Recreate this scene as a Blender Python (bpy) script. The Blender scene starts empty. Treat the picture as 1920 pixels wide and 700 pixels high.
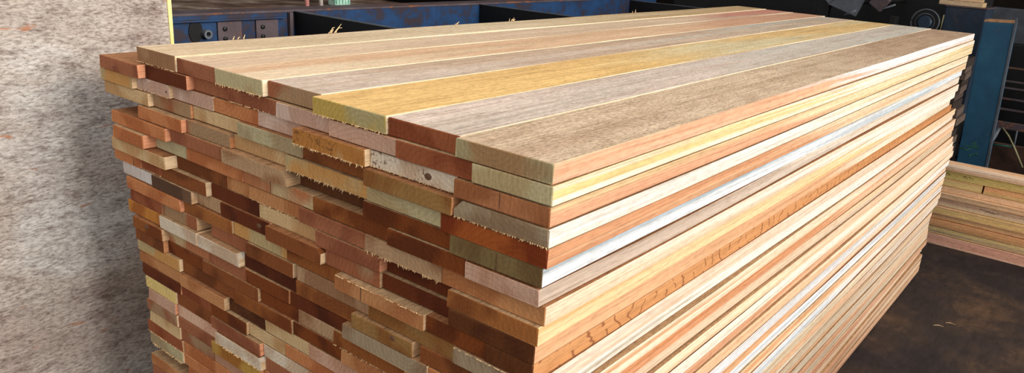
import bpy, bmesh, math, random
from mathutils import Vector, Matrix
random.seed(11)
S = bpy.context.scene
COL = S.collection
H = 1.1445      # height of the top of the big stack (bottoms of its top layer boards: H - pitch)
P = 0.03        # layer pitch
NL = 38

# ------------------------------------------------------------------ helpers
def lin(c):
    return tuple(((x/255)/12.92 if x/255 <= .04045 else ((x/255+.055)/1.055)**2.4) for x in c) + (1,)

def tag(o, label=None, cat=None, group=None, kind=None):
    if label: o['label'] = label
    if cat: o['category'] = cat
    if group: o['group'] = group
    if kind: o['kind'] = kind
    return o

def link(name, bm, mats, parent=None, loc=(0, 0, 0), smooth=False):
    me = bpy.data.meshes.new(name)
    bmesh.ops.recalc_face_normals(bm, faces=bm.faces[:])
    bm.to_mesh(me); bm.free()
    if smooth:
        for p in me.polygons: p.use_smooth = True
    for m in (mats if isinstance(mats, (list, tuple)) else [mats]): me.materials.append(m)
    o = bpy.data.objects.new(name, me); COL.objects.link(o)
    o.location = loc
    if parent: o.parent = parent
    return o

def empty(name, loc=(0, 0, 0)):
    o = bpy.data.objects.new(name, None); COL.objects.link(o); o.location = loc
    return o

def add_box(bm, lo, hi, bev=0.0, M=None):
    vs = [bm.verts.new((x, y, z)) for x in (lo[0], hi[0]) for y in (lo[1], hi[1]) for z in (lo[2], hi[2])]
    f = [(0, 1, 3, 2), (4, 6, 7, 5), (0, 4, 5, 1), (2, 3, 7, 6), (0, 2, 6, 4), (1, 5, 7, 3)]
    fs = [bm.faces.new([vs[i] for i in q]) for q in f]
    nv = vs
    if bev:
        r = bmesh.ops.bevel(bm, geom=list({e for q in fs for e in q.edges}), offset=bev, segments=2, affect='EDGES', profile=.6)
        nv = list({v for v in r['verts']} | {v for v in vs if v.is_valid})
    if M is not None:
        for v in nv: v.co = M @ v.co
    return nv

def add_tube(bm, pts, r, n=10):
    pts = [Vector(p) for p in pts]; rings = []
    for i, p in enumerate(pts):
        d = (pts[min(i+1, len(pts)-1)] - pts[max(i-1, 0)]).normalized()
        a = d.orthogonal().normalized(); b = d.cross(a)
        rr = r[i] if isinstance(r, (list, tuple)) else r
        rings.append([bm.verts.new(p + rr*(math.cos(t)*a + math.sin(t)*b)) for t in [2*math.pi*k/n for k in range(n)]])
    # keep rings aligned
    for i in range(len(rings)-1):
        A, B = rings[i], rings[i+1]
        s = min(range(n), key=lambda s: (A[0].co - B[s].co).length)
        B = B[s:]+B[:s]
        if (A[1].co-B[1].co).length > (A[1].co-B[-1].co).length: B = [B[0]]+B[1:][::-1]
        rings[i+1] = B
        for k in range(n):
            bm.faces.new((A[k], A[(k+1) % n], B[(k+1) % n], B[k]))
    bm.faces.new(rings[0][::-1]); bm.faces.new(rings[-1])

def add_lathe(bm, prof, n=32, M=None):
    """profile of (radius, axial) turned about local X"""
    rings = []
    for r, a in prof:
        rings.append([bm.verts.new((a, r*math.cos(t), r*math.sin(t))) for t in [2*math.pi*k/n for k in range(n)]])
    for i in range(len(rings)-1):
        for k in range(n): bm.faces.new((rings[i][k], rings[i][(k+1) % n], rings[i+1][(k+1) % n], rings[i+1][k]))
    bm.faces.new(rings[0]); bm.faces.new(rings[-1][::-1])
    if M is not None:
        for g in rings:
            for v in g: v.co = M @ v.co

# ------------------------------------------------------------------ node helpers
class NT:
    def __init__(s, name):
        s.m = bpy.data.materials.new(name); s.m.use_nodes = True
        s.t = s.m.node_tree; s.t.nodes.clear()
        s.out = s.n('ShaderNodeOutputMaterial'); s.b = s.n('ShaderNodeBsdfPrincipled')
        s.l(s.b.outputs[0], s.out.inputs[0])
    def n(s, typ, **kw):
        x = s.t.nodes.new(typ)
        for k, v in kw.items(): setattr(x, k, v)
        return x
    def l(s, a, b): s.t.links.new(a, b)
    def val(s, sock, v):
        if isinstance(v, (int, float, tuple, list)): sock.default_value = v
        else: s.l(v, sock)
    def math(s, op, a, b=0.0, clamp=False):
        x = s.n('ShaderNodeMath', operation=op, use_clamp=clamp); s.val(x.inputs[0], a); s.val(x.inputs[1], b); return x.outputs[0]
    def mix(s, f, a, b, mode='MIX'):
        x = s.n('ShaderNodeMix', data_type='RGBA', blend_type=mode); s.val(x.inputs[0], f); s.val(x.inputs[6], a); s.val(x.inputs[7], b); return x.outputs[2]
    def noise(s, vec, scale, detail=3, rough=.6, dist=0):
        x = s.n('ShaderNodeTexNoise'); s.l(vec, x.inputs['Vector']); x.inputs['Scale'].default_value = scale
        x.inputs['Detail'].default_value = detail; x.inputs['Roughness'].default_value = rough; x.inputs['Distortion'].default_value = dist
        return x.outputs[0]
    def ramp(s, f, stops, interp='LINEAR'):
        x = s.n('ShaderNodeValToRGB'); s.l(f, x.inputs[0]); e = x.color_ramp.elements; x.color_ramp.interpolation = interp
        while len(e) < len(stops): e.new(.5)
        for el, (p, c) in zip(e, stops): el.position = p; el.color = c if len(c) == 4 else (*c, 1)
        return x.outputs[0]
    def g(s, v): return (v, v, v, 1)
    def scaled(s, sc, rnd=True):
        tc = s.n('ShaderNodeTexCoord'); v = tc.outputs['Object']
        if rnd:
            oi = s.n('ShaderNodeObjectInfo'); cb = s.n('ShaderNodeCombineXYZ')
            r = s.math('MULTIPLY', oi.outputs['Random'], 60.0)
            s.l(r, cb.inputs[0]); s.l(s.math('MULTIPLY', r, 1.7), cb.inputs[1]); s.l(s.math('MULTIPLY', r, .6), cb.inputs[2])
            a = s.n('ShaderNodeVectorMath', operation='ADD'); s.l(v, a.inputs[0]); s.l(cb.outputs[0], a.inputs[1]); v = a.outputs[0]
        m = s.n('ShaderNodeVectorMath', operation='MULTIPLY'); s.l(v, m.inputs[0]); m.inputs[1].default_value = sc
        return m.outputs[0]
    def bump(s, h, strength=.3, dist=.002):
        x = s.n('ShaderNodeBump'); x.inputs['Strength'].default_value = strength; x.inputs['Distance'].default_value = dist
        s.l(h, x.inputs['Height']); s.l(x.outputs[0], s.b.inputs['Normal'])

# colours of cut ends (sRGB as the wood itself)
EC = dict(
 gt=((178,146,112),(150,112,80)), rb=((158,100,70),(136,80,54)), pg=((190,178,138),(178,158,116)), gr=((160,130,98),(150,92,62)),
 og=((176,164,118),(186,160,84)), rd=((150,86,54),(130,68,40)), tn=((188,134,88),(168,110,68)), dr=((112,54,24),(88,38,14)),
 pk=((205,180,164),(190,156,138)), pp=((196,160,138),(182,140,114)), yt=((196,148,88),(184,164,120)), sp=((190,160,118),(176,120,60)),
 wt=((216,204,184),(196,172,146)), rb2=((172,114,76),(150,94,58)), pt=((206,178,134),(188,150,104)), gg=((182,172,136),(164,146,112)),
 br=((142,86,48),(112,64,32)), ob=((150,114,66),(134,88,44)), gy=((158,140,114),(140,116,90)), ob2=((168,92,42),(126,56,22)),
 db=((106,66,38),(86,46,22)), ch=((138,74,30),(106,52,20)), ol=((124,104,66),(108,86,52)), sl=((194,170,130),(176,116,78)),
 ch2=((154,96,50),(122,66,28)), tb=((166,110,62),(132,80,42)), wb=((214,210,206),(200,190,182)), dg=((110,82,62),(88,62,46)),
 tb2=((108,62,30),(88,46,20)), yl=((222,198,128),(206,178,130)), yo=((182,144,70),(156,104,44)), pk2=((214,178,152),(200,156,130)),
 ye=((188,126,58),(160,96,44)))
EC['or'] = ((194,128,82),(172,104,62))
EC['gb'] = ((160,126,88),(166,154,116))
EC['ws'] = EC['wt']
for c_, f_ in (('ch', .86), ('dr', .86), ('br', .92), ('db', .86), ('tb2', .86), ('ch2', .9), ('ob2', .92), ('tb', .94)):
    EC[c_] = tuple((x*f_*1.02, y*f_*.97, z*f_*.88) for x, y, z in EC[c_])

ENDM = {}
def end_mat(c):
    if c in ENDM: return ENDM[c]
    a, b = EC[c]
    t = NT('end_grain_' + c)
    v = t.scaled((1, 1, 1))
    big = t.noise(v, 9, 2, .5)
    f = t.ramp(big, [(.46, t.g(0)), (.56, t.g(1))])
    # growth rings: distance from a centre above or below the board
    tc = t.n('ShaderNodeTexCoord'); oi = t.n('ShaderNodeObjectInfo')
    sx = t.n('ShaderNodeSeparateXYZ'); t.l(tc.outputs['Object'], sx.inputs[0])
    r = oi.outputs['Random']
    cy = t.math('MULTIPLY', t.math('SUBTRACT', r, .5), .22)
    cz = t.math('MULTIPLY', t.math('SINE', t.math('MULTIPLY', r, 91.0)), .07)
    dy = t.math('SUBTRACT', sx.outputs[1], cy); dz = t.math('SUBTRACT', sx.outputs[2], cz)
    d = t.math('SQRT', t.math('ADD', t.math('MULTIPLY', dy, dy), t.math('MULTIPLY', t.math('MULTIPLY', dz, dz), 1.6)))
    d = t.math('ADD', d, t.math('MULTIPLY', big, .03))
    ring = t.math('SINE', t.math('MULTIPLY', d, 620.0))
    ring = t.math('MULTIPLY_ADD', ring, .5); t.t.nodes[-1].inputs[2].default_value = .5
    saw = t.noise(t.scaled((30, 260, 25)), 1, 2, .6)
    fine = t.noise(t.scaled((300, 300, 300)), 1, 2, .7)
    col = t.mix(f, lin(a), lin(b))
    col = t.mix(t.math('MULTIPLY', ring, .22), col, t.mix(1, col, (.62, .5, .42, 1), 'MULTIPLY'))
    sh = t.math('ADD', t.math('MULTIPLY', saw, .30), t.math('MULTIPLY', fine, .34))
    col = t.mix(1, col, t.ramp(sh, [(.12, t.g(.62)), (.5, t.g(1.22))]), 'MULTIPLY')
    if c == 'ws' or c == 'sp':
        spk = t.ramp(t.noise(t.scaled((150, 150, 150)), 1, 1, .5), [(.36, t.g(1)), (.44, t.g(0))])
        col = t.mix(t.math('MULTIPLY', t.math('MULTIPLY', spk, t.ramp(t.noise(v, 14, 1, .5), [(.45, t.g(0)), (.55, t.g(1))])), .75), col, lin((92, 58, 40)))
    t.l(col, t.b.inputs['Base Color']); t.b.inputs['Roughness'].default_value = .85
    t.b.inputs['Specular IOR Level'].default_value = .2
    t.bump(t.math('ADD', saw, t.math('MULTIPLY', fine, .7)), .5, .0015)
    ENDM[c] = t.m
    return t.m

SM = {}
def long_mat(a, b, split=9.0, blend=.35, fuzz=0.0, saw=0.0, streak=.22, name='long_grain', mid=None):
    """Wood seen along its length: colour a near the front end running into colour b past `split` metres."""
    key = (a, b, split, blend, fuzz, saw, streak, mid)
    if key in SM: return SM[key]
    t = NT(name)
    tc = t.n('ShaderNodeTexCoord'); sx = t.n('ShaderNodeSeparateXYZ'); t.l(tc.outputs['Object'], sx.inputs[0])
    v = t.scaled((1, 1, 1))
    n1 = t.noise(t.scaled((.8, 16, 55)), 1, 3, .6, .5)
    n2 = t.noise(t.scaled((3.0, 70, 190)), 1, 4, .65)
    n3 = t.noise(t.scaled((14, 320, 320)), 1, 2, .6)
    n0 = t.noise(t.scaled((.4, 7, 62)), 1, 3, .55, .35)
    e = t.math('ADD', sx.outputs[0], t.math('MULTIPLY', t.math('SUBTRACT', n1, .5), 1.6))
    e = t.math('ADD', e, t.math('MULTIPLY', sx.outputs[2], 14.0))
    f = t.math('DIVIDE', t.math('SUBTRACT', e, split + .2), blend, True)
    f = t.math('ADD', t.math('MULTIPLY', f, 1.0), 0.0, True)
    col = t.mix(f, lin(a), lin(b))
    if mid:
        fm = t.ramp(n0, [(.5, t.g(0)), (.6, t.g(1))])
        col = t.mix(t.math('MULTIPLY', fm, .8), col, lin(mid))
    st = t.math('ADD', t.math('MULTIPLY', n1, .45), t.math('MULTIPLY', n2, .55))
    col = t.mix(1, col, t.ramp(st, [(.3, (1-streak*1.2, 1-streak*1.5, 1-streak*1.8, 1)), (.52, t.g(1)), (.72, t.g(1+streak*.5))]), 'MULTIPLY')
    fl = t.noise(t.scaled((2.2, 260, 460)), 1, 2, .6)
    col = t.mix(1, col, t.ramp(fl, [(.34, (.80, .77, .74, 1)), (.48, t.g(1)), (.64, t.g(1.08))]), 'MULTIPLY')
    mo = t.noise(t.scaled((34, 120, 160)), 1, 3, .7)
    col = t.mix(1, col, t.ramp(mo, [(.34, (.86, .84, .82, 1)), (.5, t.g(1)), (.66, t.g(1.07))]), 'MULTIPLY')
    h = t.math('ADD', n2, t.math('MULTIPLY', n3, .6))
    if fuzz:
        nf = t.noise(t.scaled((90, 260, 260)), 1, 3, .75)
        nl = t.noise(t.scaled((9, 22, 22)), 1, 3, .6)
        col = t.mix(fuzz, col, t.mix(1, col, t.ramp(nf, [(.36, (.60, .55, .48, 1)), (.47, t.g(1)), (.62, (1.4, 1.38, 1.34, 1))]), 'MULTIPLY'))
        col = t.mix(fuzz*.6, col, t.mix(1, col, t.ramp(nl, [(.34, (.78, .72, .66, 1)), (.56, t.g(1.12))]), 'MULTIPLY'))
        h = t.math('ADD', h, t.math('MULTIPLY', nf, 1.2*fuzz))
    if saw:
        wn = t.noise(t.scaled((9, 2, 30)), 1, 2, .6)
        fx = t.math('FRACT', t.math('ADD', t.math('MULTIPLY', sx.outputs[0], 24.0), t.math('MULTIPLY', wn, 2.2)))
        ww = t.ramp(t.math('ABSOLUTE', t.math('SUBTRACT', fx, .5)), [(.0, t.g(1)), (.05, t.g(.9)), (.09, t.g(0))])
        ww = t.math('MULTIPLY', ww, t.ramp(t.noise(t.scaled((22, 3, 60)), 1, 1, .5), [(.42, t.g(0)), (.5, t.g(1))]))
        col = t.mix(t.math('MULTIPLY', ww, saw), col, lin((120, 66, 36)))
        h = t.math('SUBTRACT', h, ww)
    t.l(col, t.b.inputs['Base Color']); t.b.inputs['Roughness'].default_value = .8
    t.b.inputs['Specular IOR Level'].default_value = .25
    t.bump(h, .35, .0012)
    SM[key] = t.m
    return t.m

# ------------------------------------------------------------------ boards
def board_mesh(L, W, T, seed, chamfer_left=0.0, chamfer_right=0.0, warp=.0012, bow=0.0, ybow=0.0):
    """plank lying along +X, centred in Y, bottom at z=0; slots: 0 ends, 1 long sides, 2 top and bottom"""
    rnd = random.Random(seed)
    bm = bmesh.new()
    b = .0012
    h = W/2
    n = 22
    xs = [0, .0012] + [L*i/n for i in range(1, n)] + [L-.0012, L]
    ph = [rnd.uniform(0, 6.28) for _ in range(4)]; fr = [rnd.uniform(1.2, 3.4) for _ in range(4)]
    rings = []
    for i, x in enumerate(xs):
        ins = .0011 if i in (0, len(xs)-1) else 0
        oy = warp*math.sin(fr[0]*x+ph[0]) - warp*math.sin(ph[0]) + ybow*min(1, x/.06)*(.55+.45*math.sin(x*1.9+ph[3])); oz = bow*math.sin(math.pi*x/L)
        wy = warp*.6*math.sin(fr[1]*x*2+ph[1])
        tz = .0006*math.sin(fr[2]*x*2+ph[2])
        cl, cr = chamfer_left, chamfer_right
        pr = [(-h+b, 0), (h-b, 0), (h, b), (h, T-b-cl), (h-b-cl, T), (-h+b+cr, T), (-h, T-b-cr), (-h, b)]
        ring = []
        for (y, z) in pr:
            yy = y*(1-ins/h); zz = T/2+(z-T/2)*(1-ins/(T/2)) 
            zz = zz + (tz if z > T/2 else 0)
            yy = yy + oy + (wy if y > 0 else -wy)
            jx = rnd.uniform(-.0008, .0008) if i in (0, 1) else 0
            ring.append(bm.verts.new((x+jx, yy, zz+oz)))
        rings.append(ring)
    slots = {0: 2, 1: 1, 2: 1, 3: 1 if not chamfer_left else 0, 4: 2, 5: 1 if not chamfer_right else 0, 6: 1, 7: 1}
    for i in range(len(rings)-1):
        for k in range(8):
            f = bm.faces.new((rings[i][k], rings[i][(k+1) % 8], rings[i+1][(k+1) % 8], rings[i+1][k]))
            f.material_index = slots[k] if i > 0 else 0
    f = bm.faces.new(rings[0]); f.material_index = 0
    f = bm.faces.new(rings[-1][::-1]); f.material_index = 0
    return bm

def fringe(W, T, seed, amount=1.0, top=False, span=(0, 1)):
    """torn wood fibres left by the saw along an edge of the front end"""
    rnd = random.Random(seed); bm = bmesh.new()
    y = -W/2 + W*span[0]
    while y < -W/2 + W*span[1]:
        w = rnd.uniform(.001, .003); l = (rnd.uniform(.001, .004) + (.007*rnd.random()**3))*amount*.75
        z0 = T-.001 if top else .0015
        s = 1 if top else -1
        dx = rnd.uniform(.0004, .004); lean = rnd.uniform(-.004, .004)
        a = bm.verts.new((.0005, y, z0)); b2 = bm.verts.new((.0005, y+w, z0)); c = bm.verts.new((-.0016, y+w/2, z0 - s*.001))
        d = bm.verts.new((-dx, y+w/2+lean, z0 + s*l*(.35 if top else .8)))
        bm.faces.new((a, b2, c)); bm.faces.new((a, c, d)); bm.faces.new((c, b2, d)); bm.faces.new((b2, a, d))
        y += rnd.uniform(.0012, .004)*(4 if rnd.random() < .12 else 1)
    return bm
EXPO, WORLD, SUN, SUNDIR = 0.0, 1.12, 3.15, (.04, -.93, .30)
FIB = long_mat((226,196,150),(216,180,130),1.5,.8,.2,name='wood_fibre')

ROWS = [
 (0, 3.124, [(0.9593,1.1156,0.014,'gt'), (0.8183,0.9593,0.018,'rb'), (0.6624,0.8183,0.016,'pg'), (0.508,0.6624,0.027,'gr'), (0.3264,0.508,0.007,'og'), (0.1752,0.3264,0.011,'rd'), (-0.0008,0.1752,0,'gb')]),
 (1, 3.139, [(1.0789,1.249,-0.006,'rb'), (0.9158,1.0789,0.011,'dr'), (0.7866,0.9158,0.027,'rb'), (0.6263,0.7866,0.022,'rb'), (0.4649,0.6263,0.017,'pk'), (0.3022,0.4649,0.007,'pp'), (0.1427,0.3022,0.004,'rd'), (-0.0037,0.1427,0,'pg')]),
 (2, 3.148, [(1.1222,1.2668,0.001,'yt'), (0.9893,1.1222,0.012,'pk'), (0.8403,0.9893,0.022,'pk'), (0.6935,0.8403,0.024,'or'), (0.552,0.6935,0.025,'pk'), (0.364,0.552,-0.003,'sp'), (0.1757,0.364,0.009,'ws'), (-0.0006,0.1757,0,'rb2')]),
 (3, 3.072, [(1.0678,1.2627,0.006,'pt'), (0.9189,1.0678,0.018,'gr'), (0.749,0.9189,0.024,'pt'), (0.5495,0.749,0.014,'gg'), (0.3675,0.5495,0.017,'br'), (0.1741,0.3675,-0.004,'ob'), (-0.0035,0.1741,0,'gy')]),
 (4, 3.067, [(1.1071,1.3835,0.094,'dr'), (0.9292,1.1071,0.001,'or'), (0.7712,0.9292,0.012,'gr'), (0.5954,0.7712,0.022,'pt'), (0.373,0.5954,0.012,'yt'), (0.1995,0.373,0.009,'pg'), (-0.0019,0.1995,0,'ob2')]),
 (5, 3.06, [(0.9879,1.2207,-0.004,'or'), (0.7892,0.9879,0.008,'rb'), (0.5825,0.7892,0.003,'gt'), (0.3823,0.5825,0.034,'db'), (0.1792,0.3823,0.008,'ch'), (0.0042,0.1792,0,'ol')]),
 (6, 3.029, [(1.0641,1.1979,-0.015,'or'), (0.9373,1.0641,0.014,'gg'), (0.7357,0.9373,0.013,'or'), (0.5193,0.7357,0.015,'sl'), (0.3183,0.5193,0.013,'ch2'), (0.1473,0.3183,0.003,'ch'), (0.0014,0.1473,0,'pp')]),
 (7, 3.014, [(0.9869,1.2192,-0.01,'pt'), (0.7992,0.9869,0.018,'br'), (0.7226,0.7992,0.018,'tn'), (0.5579,0.7226,0.017,'tn'), (0.3762,0.5579,0.011,'rb'), (0.1995,0.3762,0.008,'gt'), (-0.0005,0.1995,0.009,'tn')]),
 (8, 3.002, [(1.12,1.2388,0.002,'or'), (1.0311,1.12,0.006,'rd'), (0.8571,1.0311,0.005,'br'), (0.6904,0.8571,0.018,'dr'), (0.5078,0.6904,0.017,'pt'), (0.3399,0.5078,0.008,'rb'), (0.1792,0.3399,0.025,'dr'), (0.0032,0.1792,0,'tb')]),
 (9, 2.961, [(1.0719,1.2097,0.005,'wb'), (0.9103,1.0719,0.001,'dg'), (0.8186,0.9103,0.016,'gt'), (0.65,0.8186,0.012,'dr'), (0.4851,0.65,0.001,'br'), (0.3427,0.4851,0.012,'gr'), (0.1762,0.3427,0.018,'dr'), (0.0061,0.1762,0,'tb2')]),
 (10, 3.008, [(0.956,1.1878,0,'or'), (0.7776,0.956,0.01,'tb'), (0.602,0.7776,0.015,'yt'), (0.4439,0.602,0.014,'ch2'), (0.2248,0.4439,-0.002,'tn'), (0.0995,0.2248,0.003,'ch'), (0.0063,0.0995,0,'tb2')]),
 (11, 3.113, [(1.0462,1.1876,0.006,'rd'), (0.9064,1.0462,0.008,'gr'), (0.7286,0.8644,0.016,'rb'), (0.5779,0.7286,0.009,'br'), (0.3643,0.5691,0.012,'gt'), (0.1633,0.3643,0.006,'ob'), (0.0036,0.1633,0,'gy')]),
 (12, 3.158, [(1.0497,1.1971,0.004,'ye'), (0.8984,1.0497,0,'wt'), (0.744,0.8984,0.002,'wt'), (0.5733,0.744,0.015,'dr'), (0.4021,0.5733,0.012,'tb'), (0.2506,0.4021,0,'ob'), (0.1028,0.2368,0.003,'br'), (0.0039,0.1028,0,'tb')]),
 (13, 3.191, [(1.0353,1.1645,-0.005,'ch2'), (0.8706,1.0353,0.012,'sl'), (0.7349,0.8706,0.011,'rb'), (0.5937,0.7349,0.01,'ch'), (0.4266,0.5937,0.013,'dr'), (0.2166,0.4266,-0,'gy'), (0.0842,0.2166,0.003,'or'), (0.0012,0.0842,0,'tb')]),
 (14, 3.218, [(1.0396,1.1646,-0.001,'br'), (0.8947,1.0396,0.011,'ch'), (0.6931,0.8947,0.008,'br'), (0.5694,0.6931,0.014,'ch'), (0.4611,0.5694,0.013,'gt'), (0.2737,0.4611,0.008,'ch2'), (0.1267,0.2737,0.004,'tn'), (0.0035,0.1267,0,'br')]),
 (15, 3.232, [(0.9846,1.1695,0.004,'yt'), (0.7809,0.9846,0.013,'br'), (0.585,0.7809,0.008,'ch2'), (0.4397,0.585,0.012,'ch'), (0.2726,0.4397,0.008,'tn'), (0.1363,0.2726,0.004,'br'), (0.0029,0.1363,0,'tn')]),
 (16, 3.256, [(0.9842,1.1721,0.007,'tn'), (0.8071,0.9842,0.002,'tn'), (0.6796,0.8071,0.014,'db'), (0.5375,0.6796,0.013,'pt'), (0.3684,0.5375,0.01,'pp'), (0.2196,0.3684,0.006,'br'), (0.1,0.2196,0.003,'tb'), (0.0033,0.1,0,'tn')]),
 (17, 3.293, [(0.9939,1.1635,0.007,'dr'), (0.8666,0.9939,0.011,'rd'), (0.7356,0.8666,0.005,'ch'), (0.6139,0.7356,0.013,'pt'), (0.4425,0.6139,0.012,'or'), (0.2705,0.4425,0.008,'tn'), (0.1326,0.2705,0.004,'br'), (0.0027,0.1326,0,'tn')]),
 (18, 3.329, [(1.0145,1.1516,0.006,'yl'), (0.8672,1.0145,0.01,'br'), (0.6876,0.8672,0.004,'rb'), (0.5385,0.6876,0.013,'wt'), (0.3529,0.5385,0.009,'or'), (0.1669,0.3529,0.005,'tb'), (0.0032,0.1669,0,'tn')]),
 (19, 3.366, [(1.0202,1.1407,0.005,'pp'), (0.8497,1.0202,0.011,'pk2'), (0.6817,0.8497,0.001,'wt'), (0.5726,0.6817,0.013,'rb'), (0.4117,0.5726,0.01,'or'), (0.2684,0.4117,0.007,'tn'), (0.129,0.2684,0.003,'br'), (0.0027,0.129,0,'tn')]),
 (20, 3.293, [(1.0173,1.1532,0.005,'gr'), (0.8682,1.0173,0.01,'rb'), (0.6886,0.8682,0.002,'yo'), (0.5229,0.6886,0.012,'or'), (0.3231,0.5229,0.008,'tn'), (0.1513,0.3231,0.004,'br'), (0.0033,0.1513,0,'tn')]),
 (21, 3.289, [(1.01,1.1457,0.006,'pt'), (0.8708,1.01,0.01,'gr'), (0.681,0.8708,0.012,'pp'), (0.5068,0.681,0.011,'or'), (0.3224,0.5068,0.008,'tn'), (0.1497,0.3224,0.004,'br'), (0.0029,0.1497,0,'tn')]),
 (22, 3.296, [(1.0026,1.1611,0.006,'rd'), (0.8208,1.0026,0.01,'or'), (0.6458,0.8208,0.012,'tn'), (0.4745,0.6458,0.011,'or'), (0.3074,0.4745,0.008,'tn'), (0.148,0.3074,0.004,'br'), (0.0036,0.148,0,'tn')]),
 (23, 3.272, [(1.0039,1.1528,0.006,'gg'), (0.8191,1.0039,0.01,'or'), (0.6471,0.8191,0.012,'tn'), (0.4748,0.6471,0.011,'or'), (0.3067,0.4748,0.008,'tn'), (0.1463,0.3067,0.004,'br'), (0.0011,0.1463,0,'tn')]),
 (24, 3.249, [(0.9898,1.2211,0.051,'dr'), (0.8214,0.9898,0.01,'or'), (0.6483,0.8214,0.012,'tn'), (0.475,0.6483,0.01,'or'), (0.306,0.475,0.007,'tn'), (0.1447,0.306,0.004,'br'), (-0.0013,0.1447,0,'tn')]),
 (25, 3.233, [(1.0042,1.1569,0.005,'tn'), (0.8238,1.0042,0.01,'or'), (0.6496,0.8238,0.011,'tn'), (0.4753,0.6496,0.01,'or'), (0.3053,0.4753,0.007,'tn'), (0.1431,0.3053,0.003,'br'), (-0.0038,0.1431,0,'tn')]),
 (26, 3.223, [(0.9966,1.1543,0.005,'rb'), (0.8261,0.9966,0.01,'or'), (0.6509,0.8261,0.011,'tn'), (0.4756,0.6509,0.01,'or'), (0.3046,0.4756,0.007,'tn'), (0.1414,0.3046,0.003,'br'), (-0.0063,0.1414,0,'tn')]),
 (27, 3.228, [(1.0055,1.1589,0.007,'rb'), (0.8523,1.0055,-0,'tn'), (0.6795,0.8523,0.014,'or'), (0.5081,0.6795,0.016,'gt'), (0.3544,0.5081,-0.003,'tn'), (0.1882,0.3544,-0.011,'rb'), (0.0097,0.1882,0.02,'or')]),
 (28, 3.201, [(0.9671,1.1398,-0.014,'tn'), (0.7932,0.9671,0.012,'or'), (0.6508,0.7932,-0.007,'tn'), (0.4782,0.6508,-0.003,'gt'), (0.3145,0.4782,0,'or'), (0.1798,0.3145,0.008,'rb'), (0.0067,0.1798,-0.019,'or')]),
 (29, 3.181, [(0.9966,1.1468,-0.01,'tn'), (0.8329,0.9966,0.002,'gt'), (0.6693,0.8329,-0.004,'tn'), (0.4911,0.6693,0.018,'tn'), (0.3367,0.4911,0.014,'br'), (0.1865,0.3367,-0.017,'gt'), (0.0084,0.1865,-0.019,'tn')]),
 (30, 3.193, [(0.9936,1.1536,0.009,'gt'), (0.8205,0.9936,0.018,'rb'), (0.6446,0.8205,0.005,'rb'), (0.4981,0.6446,-0.005,'or'), (0.3248,0.4981,0.012,'tn'), (0.1725,0.3248,-0.012,'or'), (0.0081,0.1725,0.012,'rb')]),
 (31, 3.21, [(0.9918,1.1393,0.013,'or'), (0.8139,0.9918,-0.012,'gt'), (0.6587,0.8139,-0.007,'tn'), (0.5,0.6587,0.017,'gt'), (0.3486,0.5,0.005,'br'), (0.1759,0.3486,-0.003,'or'), (0.0097,0.1759,-0.004,'or')]),
 (32, 3.235, [(0.9695,1.1321,0.016,'gt'), (0.81,0.9695,-0.006,'tn'), (0.6618,0.81,-0.012,'or'), (0.5005,0.6618,-0.018,'rb'), (0.358,0.5005,-0.002,'tn'), (0.1822,0.358,0.015,'rb'), (0.0049,0.1822,-0.016,'or')]),
 (33, 3.231, [(0.9765,1.1444,-0.011,'or'), (0.8154,0.9765,-0.018,'tn'), (0.6635,0.8154,-0.011,'br'), (0.4929,0.6635,-0.014,'or'), (0.344,0.4929,-0.02,'rb'), (0.1703,0.344,0.008,'rb'), (0.0058,0.1703,0,'tn')]),
 (34, 3.206, [(0.9793,1.1461,-0.018,'br'), (0.8283,0.9793,-0.007,'br'), (0.6503,0.8283,0.001,'rb'), (0.4798,0.6503,0,'tn'), (0.3142,0.4798,0.015,'tn'), (0.1612,0.3142,0.013,'br'), (0.0106,0.1612,-0.006,'rb')]),
 (35, 3.169, [(0.9686,1.1414,0.01,'rb'), (0.8023,0.9686,0.02,'or'), (0.6412,0.8023,0.007,'gt'), (0.4769,0.6412,0.002,'tn'), (0.3388,0.4769,0.005,'gt'), (0.1609,0.3388,-0,'br'), (0.0005,0.1609,0.001,'gt')]),
 (36, 3.177, [(0.9603,1.1418,0.017,'br'), (0.8062,0.9603,-0.009,'br'), (0.6158,0.8062,-0.002,'br'), (0.4573,0.6158,0,'or'), (0.3108,0.4573,0.007,'or'), (0.1628,0.3108,-0.017,'br'), (0.0035,0.1628,-0.01,'gt')]),
 (37, 3.167, [(0.9938,1.1494,0.017,'br'), (0.8283,0.9938,0.004,'tn'), (0.633,0.8283,0.016,'rb'), (0.4818,0.633,0.019,'rb'), (0.3185,0.4818,-0.003,'br'), (0.1619,0.3185,-0.011,'or'), (0.0024,0.1619,-0.02,'br')]),
]

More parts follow.
